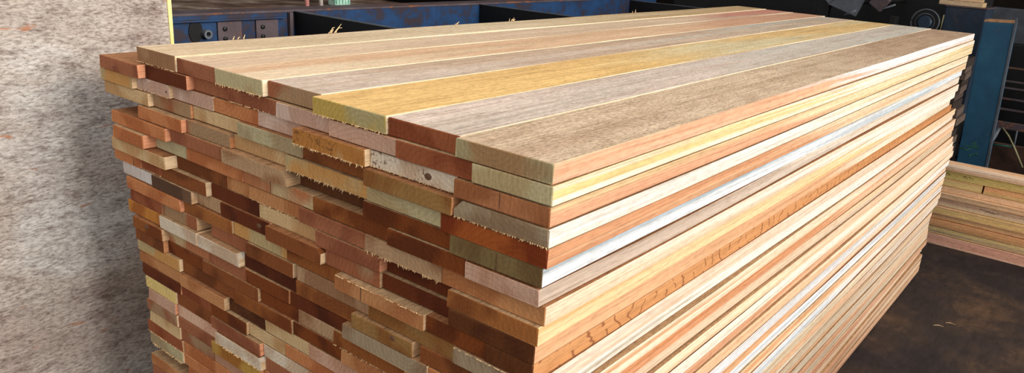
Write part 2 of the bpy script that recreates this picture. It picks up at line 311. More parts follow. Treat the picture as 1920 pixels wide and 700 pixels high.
# right-hand long sides, top layer first: near colour, far colour, where it changes (m), darker streak colour
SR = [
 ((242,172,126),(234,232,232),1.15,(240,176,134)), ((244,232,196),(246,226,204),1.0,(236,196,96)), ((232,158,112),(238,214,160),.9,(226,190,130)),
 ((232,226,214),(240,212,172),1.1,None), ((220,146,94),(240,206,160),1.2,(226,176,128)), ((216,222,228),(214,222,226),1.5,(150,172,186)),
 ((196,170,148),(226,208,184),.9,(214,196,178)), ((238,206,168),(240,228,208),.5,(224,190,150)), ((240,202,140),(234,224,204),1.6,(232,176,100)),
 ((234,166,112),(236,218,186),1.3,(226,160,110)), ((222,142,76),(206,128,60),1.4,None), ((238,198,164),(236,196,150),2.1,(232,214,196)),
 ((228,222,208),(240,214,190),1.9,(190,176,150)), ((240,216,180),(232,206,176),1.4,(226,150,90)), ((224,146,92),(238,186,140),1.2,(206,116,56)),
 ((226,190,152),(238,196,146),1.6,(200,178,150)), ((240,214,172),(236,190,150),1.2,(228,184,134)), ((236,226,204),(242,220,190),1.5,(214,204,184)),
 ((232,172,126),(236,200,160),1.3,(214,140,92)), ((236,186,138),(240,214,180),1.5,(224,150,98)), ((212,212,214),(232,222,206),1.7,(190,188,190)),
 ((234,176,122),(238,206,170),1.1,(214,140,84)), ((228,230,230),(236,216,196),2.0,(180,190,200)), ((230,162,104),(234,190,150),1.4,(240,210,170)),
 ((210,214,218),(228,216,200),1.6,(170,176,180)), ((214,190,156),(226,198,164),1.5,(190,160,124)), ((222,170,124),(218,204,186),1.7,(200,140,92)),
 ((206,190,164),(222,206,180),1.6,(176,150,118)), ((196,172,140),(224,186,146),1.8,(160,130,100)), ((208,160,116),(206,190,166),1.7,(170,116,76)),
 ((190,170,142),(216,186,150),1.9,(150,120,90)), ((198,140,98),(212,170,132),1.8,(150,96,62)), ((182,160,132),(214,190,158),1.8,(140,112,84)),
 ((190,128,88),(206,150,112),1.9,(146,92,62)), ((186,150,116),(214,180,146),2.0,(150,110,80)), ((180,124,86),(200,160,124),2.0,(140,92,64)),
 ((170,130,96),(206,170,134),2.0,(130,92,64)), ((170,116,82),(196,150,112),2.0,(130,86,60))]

WORD = dict(gt='grey-tan', rb='reddish brown', pg='pale greenish', gr='greyish brown', og='olive yellow', rd='red-brown', tn='tan', dr='dark red-brown',
 pk='pinkish grey', pp='dusty pink', yt='yellowish tan', sp='mottled spotted', wt='whitish', rb2='pinkish tan', pt='pale tan', gg='pale grey-green',
 br='brown', ob='olive brown', gy='grey', ob2='chestnut', db='dark brown', ch='chestnut', ol='olive grey', sl='pale and pink two-tone', ch2='golden brown',
 tb='light brown', wb='bluish white', dg='dark grey-brown', tb2='dark chestnut', yl='pale yellow', yo='olive yellow', pk2='pale pink', ye='ochre')
WORD['or'] = 'orange-brown'
ORD = ['top', 'second', 'third', 'fourth', 'fifth', 'sixth', 'seventh', 'eighth', 'ninth', 'tenth', 'eleventh', 'twelfth', 'thirteenth', 'fourteenth',
 'fifteenth', 'sixteenth', 'seventeenth', 'eighteenth', 'nineteenth', 'twentieth', 'twenty-first', 'twenty-second', 'twenty-third', 'twenty-fourth',
 'twenty-fifth', 'twenty-sixth', 'twenty-seventh', 'twenty-eighth', 'twenty-ninth', 'thirtieth', 'thirty-first', 'thirty-second', 'thirty-third',
 'thirty-fourth', 'thirty-fifth', 'thirty-sixth', 'thirty-seventh', 'lowest']
WORD['gb'] = 'tan and grey-green'
WORD['ws'] = 'white speckled'
NTH = ['', 'second', 'third', 'fourth', 'fifth', 'sixth', 'seventh', 'eighth', 'ninth']
TOPLAB = ['greyish board at the far left edge of the stack top, splinters on its edge',
 'reddish-ended narrow board on the stack top, second from the left edge',
 'cream board with frayed pale end on the stack top, third from the left edge',
 'greyish-pink board in the middle of the stack top, left of the yellow board',
 'golden yellow rough sawn board with olive end on the stack top',
 'pinkish grey board with red-brown end on the stack top, beside the yellow board',
 'sandy brown rough board along the near right edge of the stack top']
# first and last layer position (from the left) of a board whose end is in view, per layer
def seen_count(k, nb):
    return nb if k <= 10 else max(1, min(nb, int(round((26.5-k)/16*nb))))

def soft(c):
    g = sum(c)/3
    return tuple(int((x*.76+g*.24)*1.0) for x in c)
REC = {1:.001, 3:.002, 6:.006, 9:.001, 12:.006, 14:.003, 15:.005, 17:.003, 18:.005, 21:.004, 24:.003, 26:.004, 29:.004, 32:.003, 34:.004}
GROUP = 'sawn boards of the big lumber stack'
TOPC = [((240,214,176),(212,176,126),1.5,(226,200,160),.4), ((238,206,172),(222,150,126),2.1,(220,190,160),.3), ((246,218,180),(224,168,132),1.7,(240,190,146),.3),
        ((222,200,182),(202,198,184),1.5,(216,182,150),.45), ((252,204,124),(228,208,160),1.0,(244,196,120),.4), ((228,206,190),(212,206,192),1.2,(214,198,182),.5),
        ((216,188,156),(196,162,132),1.5,(198,164,134),.8)]
TOPT = [.0042, .0022, .0020, .0014, .0010, .0006, 0.0]
FR = {(0,2):(1.0,0), (0,4):(.7,0), (2,5):(1.3,0), (2,6):(.4,0), (3,6):(.8,0), (4,4):(1.3,0), (1,3):(.5,0), (3,6):(.7,0), (7,3):(.6,0), (7,5):(1.1,0),
      (10,4):(1.0,1), (2,1):(.3,0), (14,5):(.5,0), (19,2):(.7,0), (22,0):(.8,0), (23,0):(1,0), (11,6):(.6,1), (8,1):(.3,0), (0,0):(.3,0)}
CHAM = {(5,2):(0,.012), (3,3):(0,.006), (9,4):(0,.007), (3,6):(.014,0), (7,0):(0,.0), (19,2):(0,.006), (12,2):(0,.008), (4,2):(0,.004)}
KNOT = {(13,0):(0.0,.018,.008), (2,6):(-.035,.014,.007), (9,3):(-.05,.015,.007), (1,0):(.02,.01,.003), (2,1):(-.058,.014,.003), (12,5):(-.03,.02,.006)}
CRACK = {(5,5):-.005, (8,0):-.03, (10,4):.04, (2,7):-.0, (6,3):.02}
KNOTM = end_mat('dg')
GREYSIDE = long_mat((206,170,130),(200,160,120),1.5,.8,.15,mid=(220,186,150))
CREAM = long_mat((240,220,186),(236,214,184),1.5,.8,.1)
SIDES = [GREYSIDE, long_mat((236,206,166),(226,186,140),1.5,.8,.1), long_mat((228,160,122),(220,150,110),1.5,.8,.1), long_mat((210,150,104),(200,140,96),1.5,.8,.1)]
FLAT = [long_mat((176,140,104),(166,130,94),1.5,.8,.6), long_mat((160,112,76),(152,106,70),1.5,.8,.6), long_mat((182,152,116),(166,138,104),1.5,.8,.6)]
LIGHTSTRIP = {'pk','wt','pg','pt','yt','sp','og','gg','wb','yl'}

for (k, L, row) in ROWS:
    nb = len(row); nsee = seen_count(k, nb)
    for i, (y, yl, dx, c) in enumerate(row):
        w = yl - y
        fromright = nb-1-i
        rightmost = fromright == 0
        rnd = random.Random(k*31+i); rnd0 = random.Random(k).random()
        T = .0290 - (rnd.uniform(0, .0009)) - (.0016 if k in (0, 3, 6, 12, 16, 17) and rightmost else 0)
        if k == 0: T = .0285 + TOPT[i]
        LL = L - dx if rightmost else L - dx + rnd.uniform(-.05, .04)
        if k == 0: LL = (3.185 if i < 3 else 3.122) - dx
        cl, cr = CHAM.get((k, i), (0, 0))
        W = w - .0012
        y0 = y + (w)/2
        bow = 0
        if rightmost and k: y0 += rnd.uniform(-.001, .001)
        rec = REC.get(k, 0) if rightmost else 0
        if rightmost: W -= .002+rec; y0 += .001+rec/2
        if rightmost and k and not rec: W += 0
        bm = board_mesh(LL, W, T, k*100+i, cl, cr, .0003 if not rightmost else .0005, bow, 0)
        if rightmost:
            for v_ in bm.verts:
                if v_.co.y < 0: v_.co.y += (rec+.003)*.5*math.sin(v_.co.x*(1.3+.9*rnd0)+k*1.7)*min(1, v_.co.x/.3)*(0 if k == 0 else 1)
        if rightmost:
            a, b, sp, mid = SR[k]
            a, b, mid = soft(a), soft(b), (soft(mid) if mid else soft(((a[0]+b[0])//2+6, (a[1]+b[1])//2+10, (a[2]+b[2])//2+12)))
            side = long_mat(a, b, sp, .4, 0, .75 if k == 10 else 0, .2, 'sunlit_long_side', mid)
        elif k == 0: side = CREAM
        else:
            side = SIDES[1] if c in LIGHTSTRIP else (SIDES[2] if c in ('rb','or','pp','dr') else SIDES[rnd.choice([0, 3, 1])])
        if k == 0:
            a, b, sp, mid, fz = TOPC[i]; a, b, mid = [tuple(int((x*.86+sum(c_)/3*.14)*.95) for x in c_) for c_ in (a, b, mid)]; flat = long_mat(a, b, sp, .7, fz, 0, .18, 'board_top_face', mid)
        else: flat = FLAT[rnd.choice([0, 1, 2])]
        o = link('sawn_board', bm, [end_mat(c), side, flat], None, (dx, y0, H-(k+1)*P))
        if k == 0: lab = TOPLAB[i]
        elif rightmost:
            lab = '%s board with sunlit edge at the near right corner, %s layer from the top' % (WORD[c], ORD[k]) if k < 10 else \
                  'sunlit board edge along the right side of the stack, %s layer from the top' % ORD[k]
            if k == 10: lab = 'orange board edge with vertical cracks along the right side, eleventh layer from the top'
            if k == 37: lab = 'lowest board on the right side of the stack, resting on the dark floor'
        elif k > 26 or i >= nsee: lab = 'sawn board buried in the lower part of the big lumber stack'
        elif i == 0: lab = '%s board end at the left corner of the stack, %s layer from the top' % (WORD[c], ORD[k])
        elif fromright < i: lab = '%s board end, %s layer from the top, %s from the near right corner' % (WORD[c], ORD[k], NTH[fromright])
        else: lab = '%s board end, %s layer from the top, %s from the left corner' % (WORD[c], ORD[k], NTH[i])
        tag(o, lab, 'board', GROUP)
        if (k, i) in KNOT:
            ky, kz, kr = KNOT[(k, i)]
            kb = bmesh.new(); add_lathe(kb, [(.0005, -.0022), (kr*.5, -.0020), (kr, -.0006), (kr*1.05, .0012), (.0005, .0012)], 14, Matrix.Translation((0, ky, kz)) @ Matrix.Scale(.75, 4, (0, 0, 1)))
            ko = link('knot', kb, KNOTM, o); ko['label'] = 'dark knot in the cut end'
        if (k, i) in CRACK:
            cy = CRACK[(k, i)]
            kb = bmesh.new(); add_box(kb, (-.0004, cy-.0007, .001), (.004, cy+.0007, T-.001), .0002)
            ko = link('drying_crack', kb, KNOTM, o); ko['label'] = 'thin dark crack across the cut end'
        if (k, i) in FR:
            am, tp = FR[(k, i)]
            fb = fringe(W*.97, T, k*7+i, am, bool(tp))
            fo = link('torn_fibres', fb, FIB, o)
            fo['label'] = 'frayed pale wood fibres along the cut edge'

# ------------------------------------------------------------------ camera
cam_d = bpy.data.cameras.new('camera'); cam = bpy.data.objects.new('camera', cam_d); COL.objects.link(cam)
cam_d.sensor_fit = 'HORIZONTAL'; cam_d.sensor_width = 36; cam_d.lens = 1452.258/1920*36
R0 = ((0.624822, -0.778359, 0.06127), (-0.203091, -0.237799, -0.949845), (0.753891, 0.581041, -0.30666))
M = Matrix(((R0[0][0], -R0[1][0], -R0[2][0]), (R0[0][1], -R0[1][1], -R0[2][1]), (R0[0][2], -R0[1][2], -R0[2][2]))).to_4x4()
M.translation = Vector((-0.792806, -0.543305, 0.274633 + H))
cam.matrix_world = M
cam_d.clip_start = .05; cam_d.clip_end = 100
S.camera = cam

# ------------------------------------------------------------------ render look, light
S.view_settings.view_transform = 'Standard'; S.view_settings.look = 'None'
S.view_settings.gamma = 1; S.view_settings.use_curve_mapping = False; S.view_settings.exposure = EXPO
w = bpy.data.worlds.new('daylight'); S.world = w; w.use_nodes = True
bg = w.node_tree.nodes['Background']; bg.inputs[0].default_value = (1.0, .985, .96, 1); bg.inputs[1].default_value = WORLD
sd = bpy.data.lights.new('sun', 'SUN'); sd.energy = SUN; sd.angle = math.radians(24); sd.color = (1.0, .95, .88)
so = bpy.data.objects.new('sun', sd); COL.objects.link(so)
so.rotation_euler = Vector(SUNDIR).to_track_quat('Z', 'Y').to_euler(); so.location = (1, -6, 5)

# ------------------------------------------------------------------ setting
def flat_mat(name, stops, scale, noise_scale, detail=6, rough=.9, metal=0, bump=.3, bd=.004, spec=.3, fine=None):
    t = NT(name)
    v = t.scaled(scale, False)
    n = t.noise(v, noise_scale, detail, .65, .4)
    col = t.ramp(n, stops)
    if fine:
        n2 = t.noise(t.scaled(fine, False), 1, 5, .7, .3)
        col = t.mix(1, col, t.ramp(n2, [(.3, t.g(.6)), (.5, t.g(1)), (.7, t.g(1.35))]), 'MULTIPLY')
        n = t.math('ADD', n, n2)
    t.l(col, t.b.inputs['Base Color']); t.b.inputs['Roughness'].default_value = rough; t.b.inputs['Metallic'].default_value = metal
    t.b.inputs['Specular IOR Level'].default_value = spec
    t.bump(n, bump, bd)
    return t.m

M_FLOOR = flat_mat('trodden_floor', [(.32, lin((28,22,22))), (.45, lin((42,34,35))), (.56, lin((56,44,38))), (.68, lin((88,66,48)))], (1, 1, 1), 2.2, 8, .8, fine=(9, 30, 9))
M_DARKWALL = flat_mat('dark_wall', [(.3, lin((26,22,20))), (.5, lin((44,36,32))), (.7, lin((70,54,44)))], (1, 1, 1), 1.4)  # plain mottled dark brown
M_ADDED_ROOF = flat_mat('added_roof_sheet', [(.3, lin((60,60,60))), (.7, lin((80,78,74)))], (1, 1, 1), 1.0)

def slab(name, lo, hi, m, kind='structure', bev=0):
    bm = bmesh.new(); add_box(bm, lo, hi, bev); return tag(link(name, bm, m), kind=kind)
slab('floor', (-6, -9, -.1), (14, 13, 0), M_FLOOR)
slab('wall_back', (13.8, -9, 0), (14, 13, 4.2), M_DARKWALL)
slab('wall_far_left', (-6, 12.8, 0), (13.79, 13, 4.2), M_DARKWALL)
bm = bmesh.new()
add_box(bm, (-6, 2.2, 4.21), (14, 13, 4.3)); add_box(bm, (4.1, -9, 4.21), (14, 2.199, 4.3))  # unseen L-shaped roof, added to keep the background dark and clear the sun
tag(link('added_roof', bm, M_ADDED_ROOF), kind='structure')

# rough plastered wall at the left, with a yellow painted strip down its end
t = NT('weathered_plaster')
v = t.scaled((1, 1, 1), False)
nb_ = t.noise(v, 2.0, 5, .6, .5)
ns = t.noise(t.scaled((11, 11, 30), False), 1, 7, .78, .5)
nf = t.noise(t.scaled((60, 60, 170), False), 1, 4, .75, .4)
nr = t.noise(t.scaled((9, 9, 40), False), 1, 3, .6, .3)
col = t.ramp(nb_, [(.34, lin((166,152,144))), (.5, lin((194,186,178))), (.64, lin((214,214,212)))])
col = t.mix(1, col, t.ramp(ns, [(.34, (.50, .44, .43, 1)), (.50, t.g(1)), (.66, t.g(1.12))]), 'MULTIPLY')
col = t.mix(1, col, t.ramp(nf, [(.36, (.52, .47, .45, 1)), (.52, t.g(1)), (.64, t.g(1.2))]), 'MULTIPLY')
stn = t.noise(t.scaled((1.4, 1.4, 2.2), False), 1, 4, .6, .6)
col = t.mix(t.ramp(stn, [(.42, t.g(0)), (.62, t.g(.6))]), col, t.mix(1, col, (.66, .56, .50, 1), 'MULTIPLY'))
col = t.mix(t.ramp(nr, [(.68, t.g(0)), (.73, t.g(.75))]), col, lin((176,112,72)))
t.l(col, t.b.inputs['Base Color']); t.b.inputs['Roughness'].default_value = .9; t.b.inputs['Specular IOR Level'].default_value = .2
t.bump(t.math('ADD', ns, nf), .6, .006)
M_PLASTER = t.m
WX = .302
slab('wall_left', (-5.78, 1.5, 0), (WX, 1.62, 4.2), M_PLASTER)
M_YELLOW = flat_mat('yellow_paint', [(.35, lin((222,206,120))), (.6, lin((240,228,160)))], (1, 1, 1), 20, bump=.2)
bm = bmesh.new()
zs = [i*.12 for i in range(36)]
rn = random.Random(3)
prev = None
for z in zs:
    wv = .0065 + rn.uniform(-.001, .0015)
    ring = [bm.verts.new(p) for p in ((WX-wv, 1.4965, z), (WX+.0028, 1.4965, z), (WX+.0028, 1.53, z), (WX+.0005, 1.53, z), (WX+.0005, 1.4995, z), (WX-wv, 1.4995, z))]
    if prev:
        for k_ in range(6): bm.faces.new((prev[k_], prev[(k_+1) % 6], ring[(k_+1) % 6], ring[k_]))
    else: bm.faces.new(ring[::-1])
    prev = ring
bm.faces.new(prev)
tag(link('trim_1', bm, M_YELLOW), kind='structure')

# ------------------------------------------------------------------ machinery materials
def painted(name, base, dark, rust, wear=.5, rough=.5):
    t = NT(name); v = t.scaled((1, 1, 1))
    n = t.noise(v, 6, 6, .65, .5); n2 = t.noise(v, 28, 5, .7)
    col = t.mix(t.ramp(n, [(.35, t.g(0)), (.65, t.g(1))]), lin(base), lin(dark))
    r = t.math('ADD', t.math('MULTIPLY', n, .6), t.math('MULTIPLY', n2, .4))
    col = t.mix(t.ramp(r, [(wear, t.g(0)), (wear+.06, t.g(.9))]), col, lin(rust))
    t.l(col, t.b.inputs['Base Color']); t.b.inputs['Roughness'].default_value = rough; t.b.inputs['Specular IOR Level'].default_value = .3
    t.bump(n2, .3, .002)
    return t.m
M_BLUE = painted('blue_paint', (34,68,110), (28,44,72), (56,46,50), .50)
M_BLUEDK = painted('dark_blue_paint', (36,52,70), (28,40,56), (48,52,62), .56)
M_POST = painted('post_blue_paint', (42,94,122), (36,76,104), (74,88,104), .60, .6)
M_RUST = painted('rusty_steel', (96,84,88), (70,58,62), (130,84,62), .54, .8)
M_STEEL = painted('grey_steel', (104,108,116), (74,78,84), (96,84,80), .58, .5)
M_DARK = painted('near_black', (24,24,26), (16,15,16), (46,36,34), .6, .5)  # plain near-black; on the cross plates it holds painted shade
M_GREEN = painted('green_paint', (62,120,100), (44,84,72), (90,100,90), .6)
M_WIRE = painted('pale_wire', (150,142,104), (130,122,90), (150,140,110), .7)
M_SCRAP = long_mat((120,92,76),(100,76,62),1.5,.8,.5,name='scrap_wood')
M_PLANKW = long_mat((214,184,150),(200,170,140),1.5,.8,.5,name='pale_offcut')
M_OCHRE = flat_mat('rusty_cap', [(.35, lin((150,104,72))), (.6, lin((196,150,110)))], (1, 1, 1), 30)
M_PINK = flat_mat('pink_paint', [(.4, lin((210,140,130))), (.6, lin((230,180,170)))], (1, 1, 1), 30)
M_WHITE = flat_mat('white_paint', [(.4, lin((196,186,178))), (.6, lin((226,216,206)))], (1, 1, 1), 30)
M_MINT = flat_mat('mint_plastic', [(.4, lin((130,180,160))), (.6, lin((186,216,200)))], (1, 1, 1), 14)
M_BROWNPANEL = flat_mat('brown_panel', [(.35, lin((52,36,30))), (.6, lin((86,60,48)))], (1, 1, 1), 6)

# machine bed behind the stack: long rail with cross members
Z = lambda z: H + z
bed = empty('machine_bed', (3.4, 2.43, 0))
tag(bed, 'blue steel machine frame with rusty top rail behind the big stack', 'machine frame')
def part(name, bm, m, parent, smooth=False):
    o = link(name, bm, m, None, (0, 0, 0), smooth); o.parent = parent; o.location = -Vector(parent.location); return o
bm = bmesh.new(); add_box(bm, (.30, 2.4, Z(-.104)), (4.7, 2.52, Z(-.094)), .003); part('top_flange', bm, M_RUST, bed)
bm = bmesh.new(); add_box(bm, (.30, 2.404, Z(-.36)), (4.7, 2.414, Z(-.104)), .002)
add_box(bm, (.30, 2.384, Z(-.128)), (1.30, 2.404, Z(-.120)), .002); part('blue_web', bm, M_BLUE, bed)
bm = bmesh.new(); add_box(bm, (.30, 2.4, Z(-.37)), (4.7, 2.52, Z(-.36)), .003); part('bottom_flange', bm, M_RUST, bed)
for xc, zt in ((1.36, -.098), (2.62, -.10), (4.3, -.112)):
    bm = bmesh.new(); add_box(bm, (xc, 1.42, Z(-.34)), (xc+.012, 2.40, Z(zt-.004)), .002)
    o = part('cross_plate', bm, M_DARK, bed)  # web face in shadow, its shade put into the near-black colour
    bm = bmesh.new(); add_box(bm, (xc-.004, 1.42, Z(zt-.004)), (xc+.018, 2.40, Z(zt)), .0015); part('plate_edge', bm, M_STEEL, bed)
bm = bmesh.new(); add_box(bm, (1.325, 2.384, Z(-.26)), (1.342, 2.402, Z(-.104)), .002); part('stiffener', bm, M_RUST, bed)
for xg in (.98, 1.16):
    bm = bmesh.new(); add_box(bm, (xg, 2.395, Z(-.30)), (xg+.11, 2.403, Z(-.132)), .002)
    g = part('gusset_plate', bm, M_RUST, bed)
    for zz in (-.16, -.20):
        bm = bmesh.new(); add_lathe(bm, [(.002, 0), (.009, 0), (.009, .008), (.002, .010)], 8, Matrix.Translation((xg+.03, 2.395, Z(zz))) @ Matrix.Rotation(-math.pi/2, 4, 'Z'))
        b_ = link('bolt', bm, M_DARK, g, (0, 0, 0)); b_.parent = g
# flat dark disc painting the shade of a slot, and a pipe stub
bm = bmesh.new()
add_lathe(bm, [(.001, 0), (.030, 0), (.030, .004), (.001, .004)], 24, Matrix.Translation((.885, 2.403, Z(-.165))) @ Matrix.Rotation(-math.pi/2, 4, 'Z') @ Matrix.Scale(1.5, 4, (0, 0, 1)))
part('slot_shade_disc', bm, M_DARK, bed)
bm = bmesh.new()
add_lathe(bm, [(.010, 0), (.018, 0), (.018, .03), (.010, .03), (.010, 0.002)], 20, Matrix.Translation((.925, 2.404, Z(-.176))) @ Matrix.Rotation(-math.pi/2, 4, 'Z'))
part('pipe_stub', bm, M_STEEL, bed)
for xl in (.45, 2.2, 4.15):
    bm = bmesh.new(); add_box(bm, (xl, 2.41, 0), (xl+.1, 2.51, Z(-.37)), .004); part('leg', bm, M_BLUEDK, bed)
for xl in (1.36, 2.62, 4.3):
    bm = bmesh.new(); add_box(bm, (xl, 1.42, 0), (xl+.08, 1.50, Z(-.34)), .004); part('leg', bm, M_BLUEDK, bed)

# rusty bench behind the rail with things standing on it
bench = empty('workbench', (1.4, 3.4, 0)); tag(bench, 'low brown rust-stained bench behind the blue machine rail', 'bench')
M_BENCH = flat_mat('stained_bench_top', [(.36, lin((70,50,40))), (.5, lin((104,82,68))), (.66, lin((150,136,122)))], (1, 1, 1), 5, 8, .9, fine=(20, 20, 20))
bm = bmesh.new(); add_box(bm, (.32, 2.60, Z(-.175)), (2.35, 4.6, Z(-.122)), .006); part('bench_top', bm, M_BENCH, bench)
for lx in (.5, 2.15):
    for ly in (2.75, 4.4):
        bm = bmesh.new(); add_box(bm, (lx, ly, 0), (lx+.09, ly+.09, Z(-.175)), .004); part('leg', bm, M_RUST, bench)
for i_, (x_, y_, m_, lab) in enumerate(((1.656, 2.7, M_PINK, 'thin pink-tipped stake on the brown bench behind the blue rail'), (1.741, 2.7, M_WHITE, 'thin white stake on the brown bench behind the blue rail'))):
    bm = bmesh.new(); add_tube(bm, [(0, 0, 0), (-.004, 0, .12), (-.01, 0, .5)], [.011, .011, .010], 10)
    tag(link('stake', bm, m_, None, (x_, y_, Z(-.122)), True), lab, 'stake')
bm = bmesh.new(); add_box(bm, (-.05, -.01, 0), (.05, .05, .35), .006)
for i_ in range(5): add_box(bm, (-.045+i_*.02, -.016, .01), (-.038+i_*.02, -.008, .34), .001)
tag(link('plastic_panel', bm, M_MINT, None, (1.89, 2.72, Z(-.122))), 'mint green ribbed panel standing on the bench behind the blue rail', 'panel')

# ------------------------------------------------------------------ second stack (planks lying across, side on)
tiers = [(.028,.00),(.045,.02),(.042,.022),(.030,.012),(.030,-.01),(.043,.0),(.042,-.016),(.030,.006),(.040,-.004),(.040,.0),(.058,-.01)]
ztop = H - .712
z_ = ztop
cols2 = [tuple(tuple(min(240, int(x*1.32)) for x in c_) for c_ in p_) for p_ in [((176,148,132),(190,160,140)), ((190,138,98),(206,168,104)), ((200,160,110),(184,134,96)), ((176,144,124),(190,150,120)), ((196,140,100),(176,150,124)),
         ((170,152,130),(164,150,124)), ((186,134,94),(206,156,104)), ((190,150,116),(196,150,108)), ((160,122,84),(170,126,90)), ((158,128,112),(140,126,104)), ((172,132,118),(178,134,116))]]
tot = sum(a for a, b in tiers); sc_ = ztop/tot
wt2 = ['greyish pink', 'orange and yellow', 'ochre', 'thin pinkish tan', 'orange-brown', 'grey-green', 'warm tan', 'rosy tan', 'dark tan', 'greyish brown', 'dusty pink']
n2 = ['top', 'second', 'third', 'fourth', 'fifth', 'sixth', 'seventh', 'eighth', 'ninth', 'tenth', 'lowest']
for i_, (th, dx_) in enumerate(tiers):
    th *= sc_
    z_ -= th
    segs = [(-2.4, .34)] if i_ != 2 else [(-2.4, -.125), (-.118, .36)]
    for s_, (ya, yb) in enumerate(segs):
        bm = board_mesh(yb-ya, .135, th-.0025, 900+i_*3+s_, 0, 0, .0015)
        a, b = cols2[i_]
        mm = long_mat(a, b, 1.4+.2*(i_ % 3), .8, .35, 0, .25, 'plank_side', cols2[(i_+4) % 11][0])
        o = link('lumber_plank', bm, [end_mat('rb2'), mm, mm], None, (3.735+dx_, ya, z_))
        o.rotation_euler = (0, 0, math.pi/2)
        lab = '%s plank in the low stack at the far right, %s tier' % (wt2[i_], n2[i_])
        if i_ == 2: lab = 'short ochre plank ending at a dark notch, third tier of the low right stack' if s_ == 1 else 'long ochre plank right of the dark notch, third tier of the low right stack'
        tag(o, lab, 'plank', 'planks of the low stack at the right')
        if i_ in (1, 5):
            bm = bmesh.new(); rn = random.Random(i_)
            for (c0, n_) in (((.10, 5) if i_ == 1 else (-.13, 7)), ((-.02, 4) if i_ == 1 else (-.16, 3))):
                x0 = c0
                for q_ in range(n_):
                    zz = th*.55
                    add_tube(bm, [(x0-ya, .0685, zz+rn.uniform(-.006, .006)), (x0-ya-.006, .0685, zz+rn.uniform(-.006, .006)), (x0-ya-.011, .0685, zz+rn.uniform(-.006, .006))], .0011, 5)
                    x0 -= .013
            sc2 = link('pencil_scrawl', bm, M_DARK, o); sc2['label'] = 'dark illegible scrawl on the plank side'

# ------------------------------------------------------------------ blue post
post = empty('steel_post', (4.68, .052, 0)); post.rotation_euler = (-.045, 0, 0); tag(post, 'thick blue painted square steel post with rusty top behind the low stack', 'post')
ph_ = H - .028
bm = bmesh.new(); add_box(bm, (-.08, -.078, 0), (.08, .078, ph_), .005); link('column', bm, M_POST, post)
bm = bmesh.new(); add_box(bm, (-.078, -.076, ph_), (.078, .076, ph_+.012), .003); link('cap_plate', bm, M_OCHRE, post)
bm = bmesh.new(); add_box(bm, (-.088, -.092, 0), (-.076, -.079, ph_+.03), .002); link('corner_angle', bm, M_STEEL, post)
bm = bmesh.new(); rn = random.Random(8)
for q_ in range(16):
    y0_, z0_ = rn.uniform(-.03, .06), H-.80+rn.uniform(-.05, .05)
    add_box(bm, (-.0815, y0_, z0_), (-.0803, y0_+rn.uniform(.008, .03), z0_+rn.uniform(.004, .014)), .0003)
sp_ = link('paint_splash', bm, M_GREEN, post); sp_['label'] = 'green paint splashes low on the post'

# ------------------------------------------------------------------ mechanism at the upper right
mech = empty('drive_unit', (5.0, .75, 0)); tag(mech, 'dark drive unit with a round pulley and blue housing beyond the stack', 'machine')
bm = bmesh.new(); add_box(bm, (5.35, .30, 0), (5.75, 2.6, Z(.25)), .02); part('back_frame', bm, M_DARK, mech)
bm = bmesh.new(); add_box(bm, (4.9, .215, .45), (5.2, .447, Z(.022)), .008); part('blue_housing', bm, M_BLUEDK, mech)
bm = bmesh.new(); add_box(bm, (4.895, .212, Z(.023)), (5.2, .45, Z(.030)), .002); part('housing_lip', bm, M_RUST, mech)
bm = bmesh.new(); add_box(bm, (4.92, .25, 0), (5.2, .43, .449), .01); part('pedestal', bm, M_DARK, mech)
wc = Vector((4.86, .54, Z(-.088)))
bm = bmesh.new(); add_lathe(bm, [(.03, .0), (.082, .0), (.088, .012), (.074, .03), (.088, .05), (.03, .05)], 40, Matrix.Translation(wc)); part('pulley_wheel', bm, M_DARK, mech, False)
bm = bmesh.new()
for R_ in (.082, .055):
    pts = [(wc.x-.004, wc.y+R_*math.cos(a_), wc.z+R_*math.sin(a_)) for a_ in [2*math.pi*q/36 for q in range(37)]]
    add_tube(bm, pts, .0045 if R_ > .06 else .003, 8)
part('pulley_rim', bm, M_STEEL, mech, True)
bm = bmesh.new(); add_lathe(bm, [(.002, -.03), (.036, -.03), (.044, -.018), (.044, .0), (.002, .0)], 30, Matrix.Translation(wc)); part('pulley_hub', bm, M_BLUEDK, mech)
bm = bmesh.new(); add_tube(bm, [(4.88, .446, Z(-.13)), (4.88, .444, Z(-.03))], .004, 8); part('pale_edge_line', bm, M_WIRE, mech, True)  # pale line along the housing edge, drawn as a thin tube
bm = bmesh.new(); add_tube(bm, [(wc.x+.05, wc.y, wc.z), (5.349, wc.y, wc.z)], .02, 12); part('shaft', bm, M_DARK, mech, True)
# bent sheet guard, tilted block and lever
bm = bmesh.new()
Mx = Matrix.Translation((4.75, 1.02, Z(-.01))) @ Matrix.Rotation(.35, 4, 'X') @ Matrix.Rotation(.2, 4, 'Z')
add_box(bm, (-.03, -.10, -.05), (.03, .10, .06), .006, Mx)
add_box(bm, (-.05, .07, -.075), (.03, .10, .09), .004, Mx @ Matrix.Rotation(.4, 4, 'X'))
part('sheet_guard', bm, M_STEEL, mech)
bm = bmesh.new(); add_box(bm, (-.03, -.045, -.045), (.03, .045, .045), .006, Matrix.Translation((4.72, .80, Z(.02))) @ Matrix.Rotation(.6, 4, 'X')); part('tilted_block', bm, M_RUST, mech)
bm = bmesh.new(); add_tube(bm, [(4.7, .80, Z(-.035)), (4.7, .70, Z(.012))], .006, 8); add_tube(bm, [(4.66, .99, Z(-.085)), (4.66, .92, Z(-.045))], .007, 8); part('lever', bm, M_STEEL, mech, True)
bm = bmesh.new(); add_box(bm, (4.7, .68, .3), (4.78, .72, Z(-.06)), .004, None); add_box(bm, (4.74, 1.12, .2), (4.8, 1.2, Z(-.02)), .004); part('upright', bm, M_DARK, mech)
